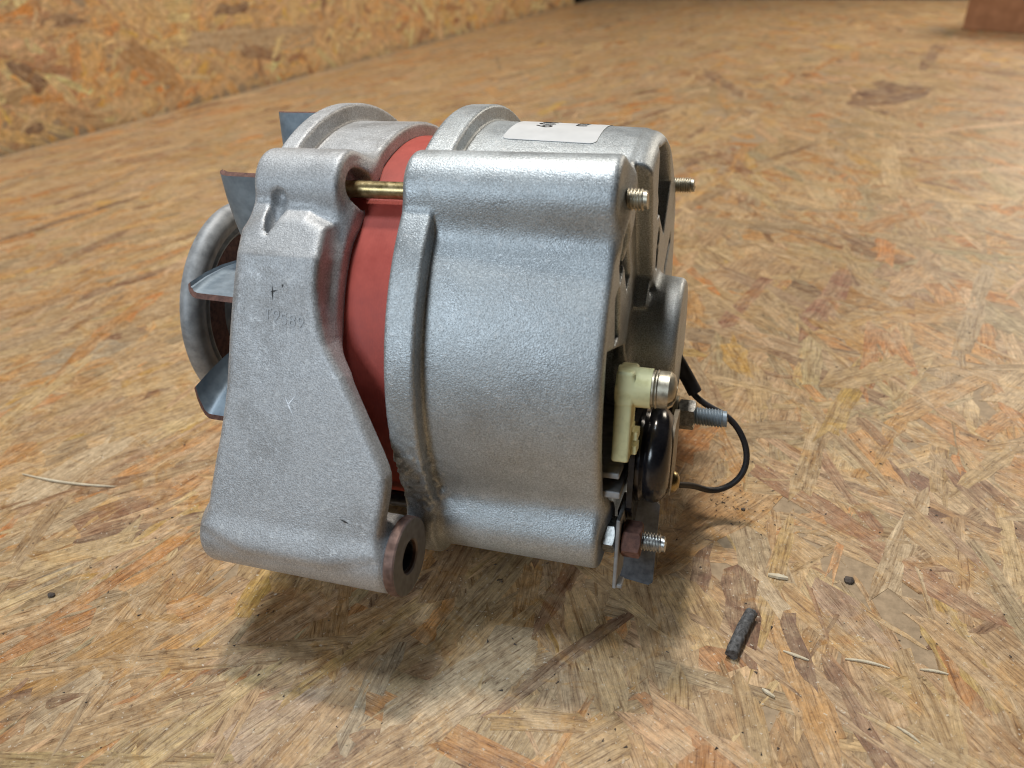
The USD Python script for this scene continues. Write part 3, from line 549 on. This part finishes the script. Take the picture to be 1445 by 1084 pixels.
# ---------------------------------------------------------------- small things on the board
def thing(name, label, category, m, material, smooth=35): return obj(name, m, material, smooth=smooth, label=label, category=category)
a, b = np.array([94.6, -45.5]), np.array([89.8, -61.5])
scrap = tube([(a[0], a[1], 2.1), ((a[0] + b[0]) / 2 - .3, (a[1] + b[1]) / 2, 2.15), (b[0], b[1], 2.0)], 1.75, 18, 26)
sv = np.array(scrap.vertices); sv += (meshkit.fbm(sv * 0.8, 3, 2)[:, None] - 0.5) * np.array([0.7, 0.7, 0.7]); scrap = tm(sv / 1000, scrap.faces)
thing('rubber_scrap', 'short black crumbly tube scrap lying on the board in front of the alternator', 'scrap', scrap, SCRAP)
def sliver(a, b, w, h, z0, material, name, label, category, sd):
    r = np.random.default_rng(sd); a, b = np.array(a, float), np.array(b, float); n = 7; t = np.linspace(0, 1, n); dv = (b - a) / np.linalg.norm(b - a); nn_ = np.array([-dv[1], dv[0]])
    ww = w / 2 * np.clip(np.sin(np.pi * (0.12 + 0.76 * t)), 0.2, 1) * r.uniform(0.8, 1.15, n); bow = np.sin(np.pi * t) * r.uniform(-.04, .04) * np.linalg.norm(b - a)
    c = a + (b - a) * t[:, None] + nn_ * bow[:, None]; z = z0 + 0.25 * np.sin(np.pi * t)
    ring = np.stack([np.c_[c + nn_ * ww[:, None], z], np.c_[c + nn_ * ww[:, None] * .7, z + h], np.c_[c - nn_ * ww[:, None] * .7, z + h * .9], np.c_[c - nn_ * ww[:, None], z]], 1)
    f = [q for i in range(n - 1) for j in range(4) for q in ((i * 4 + j, i * 4 + 4 + j, i * 4 + 4 + (j + 1) % 4), (i * 4 + j, i * 4 + 4 + (j + 1) % 4, i * 4 + (j + 1) % 4))] + [(0, 1, 2), (0, 2, 3), (n * 4 - 4, n * 4 - 2, n * 4 - 3), (n * 4 - 4, n * 4 - 1, n * 4 - 2)]
    thing(name, label, category, tm(ring.reshape(-1, 3) / 1000, f), material, smooth=False)
sliver((99.2, -27.9), (105, -28.1), 1.7, 0.8, 0.35, CHIP, 'wood_chip', 'short pale rounded wood chip right of the black tube scrap, beyond it', 'wood chip', 1)
sliver((-182, -40.5), (-138.5, -38.6), 1.0, 0.5, 0.4, CHIP, 'wood_splinter', 'long thin pale splinter on the board left of the mounting foot', 'splinter', 2)
sliver((98, -69.2), (101.2, -71.0), 1.0, 0.6, 0.4, CHIP, 'wood_chip', 'small white chip with a curl, nearer than the black tube scrap', 'wood chip', 3)
SPL = [((103.4, -55.4), (110.0, -56.9), 0.9, 'pale splinter nearest the black tube scrap, to its right'),
       ((119.3, -54.1), (130.3, -54.4), 0.9, 'longest of the three pale splinters in a row right of the black tube scrap'),
       ((137.7, -52.9), (144.6, -52.7), 0.8, 'pale splinter farthest to the right of the black tube scrap'),
       ((129.9, -71.9), (134.7, -75.1), 0.7, 'pale splinter lying nearest the lower right corner of the board')]
def lump(c, r, name, label, sd):
    m = trimesh.creation.icosphere(3, 1.0); v = m.vertices * (0.7 + 0.7 * meshkit.fbm(m.vertices * 1.6 + sd, 3, sd))[:, None] * np.array([1.2, 1, 0.7]) * r
    thing(name, label, 'crumb', tm((v + np.array([c[0], c[1], 0.2 + 0.4 * r])) / 1000, m.faces), GRIT)
for (pa, pb, pw, lab) in SPL:
    sliver(pa, pb, pw, 0.35, 0.25, CHIP, 'wood_splinter', lab, 'splinter', int(pa[0] * 7) % 97)
lump((122.5, -24.5), 1.15, 'dirt_crumb', 'dark dirt crumb on the board, the largest one, right of the wood chip', 4)
lump((-119, -89), 0.9, 'dirt_crumb', 'dark crumb beside the orange strand at the lower left of the board', 6)
lump((91, 1), 0.6, 'dirt_crumb', 'dark crumb just in front of the wire loop', 8)
# fine sawdust and grit
gm = []
r3 = np.random.default_rng(5)
def specks(n, gen, smin_, smax_):
    out_v, out_f = [], []
    base = np.array([[1, 0, 0], [-.6, .8, 0], [-.5, -.8, 0], [0, 0, 1.0]]); bf = np.array([[0, 1, 3], [1, 2, 3], [2, 0, 3], [0, 2, 1]])
    for i in range(n):
        x, y = gen(); s = r3.uniform(smin_, smax_); a = r3.uniform(0, 6.28); st_ = r3.uniform(1, 2.5)
        v = base * [s * st_, s, s * .7]; v = np.stack([v[:, 0] * math.cos(a) - v[:, 1] * math.sin(a) + x, v[:, 0] * math.sin(a) + v[:, 1] * math.cos(a) + y, v[:, 2] + 0.28], -1)
        out_v.append(v); out_f.append(bf + 4 * i)
    return tm(np.vstack(out_v) / 1000, np.vstack(out_f))
obj('grit', specks(90, lambda: (r3.normal(90, 6), r3.normal(3, 6)), 0.08, 0.36), GRIT, smooth=False, kind='stuff', label='dark grit scattered by the wire loop', category='grit')
obj('sawdust', specks(1000, lambda: (r3.uniform(-150, 190), r3.uniform(-140, 120)), 0.08, 0.3), CHIP, smooth=False, kind='stuff', label='pale sawdust specks over the near board', category='sawdust')
obj('dirt', specks(520, lambda: (r3.uniform(-160, 200), r3.uniform(-140, 160)), 0.1, 0.45), GRIT, smooth=False, kind='stuff', label='dark dirt specks over the near board', category='dirt')

# wooden block at the far right
bd = np.array([0.74, -0.67]); bn = np.array([0.67, 0.74]); b0 = np.array([367.3, 1158.7])
q = to_tm(rbox((0, 0, 0), (260, 90, 110), 1.5)); v = q.vertices
BK = thing('wood_block', 'reddish brown wooden block standing at the far right corner', 'wood block', tm(np.c_[b0 + v[:, :1] * bd + v[:, 1:2] * bn, v[:, 2] + 0.4] / 1000, q.faces), WOODBLOCK)
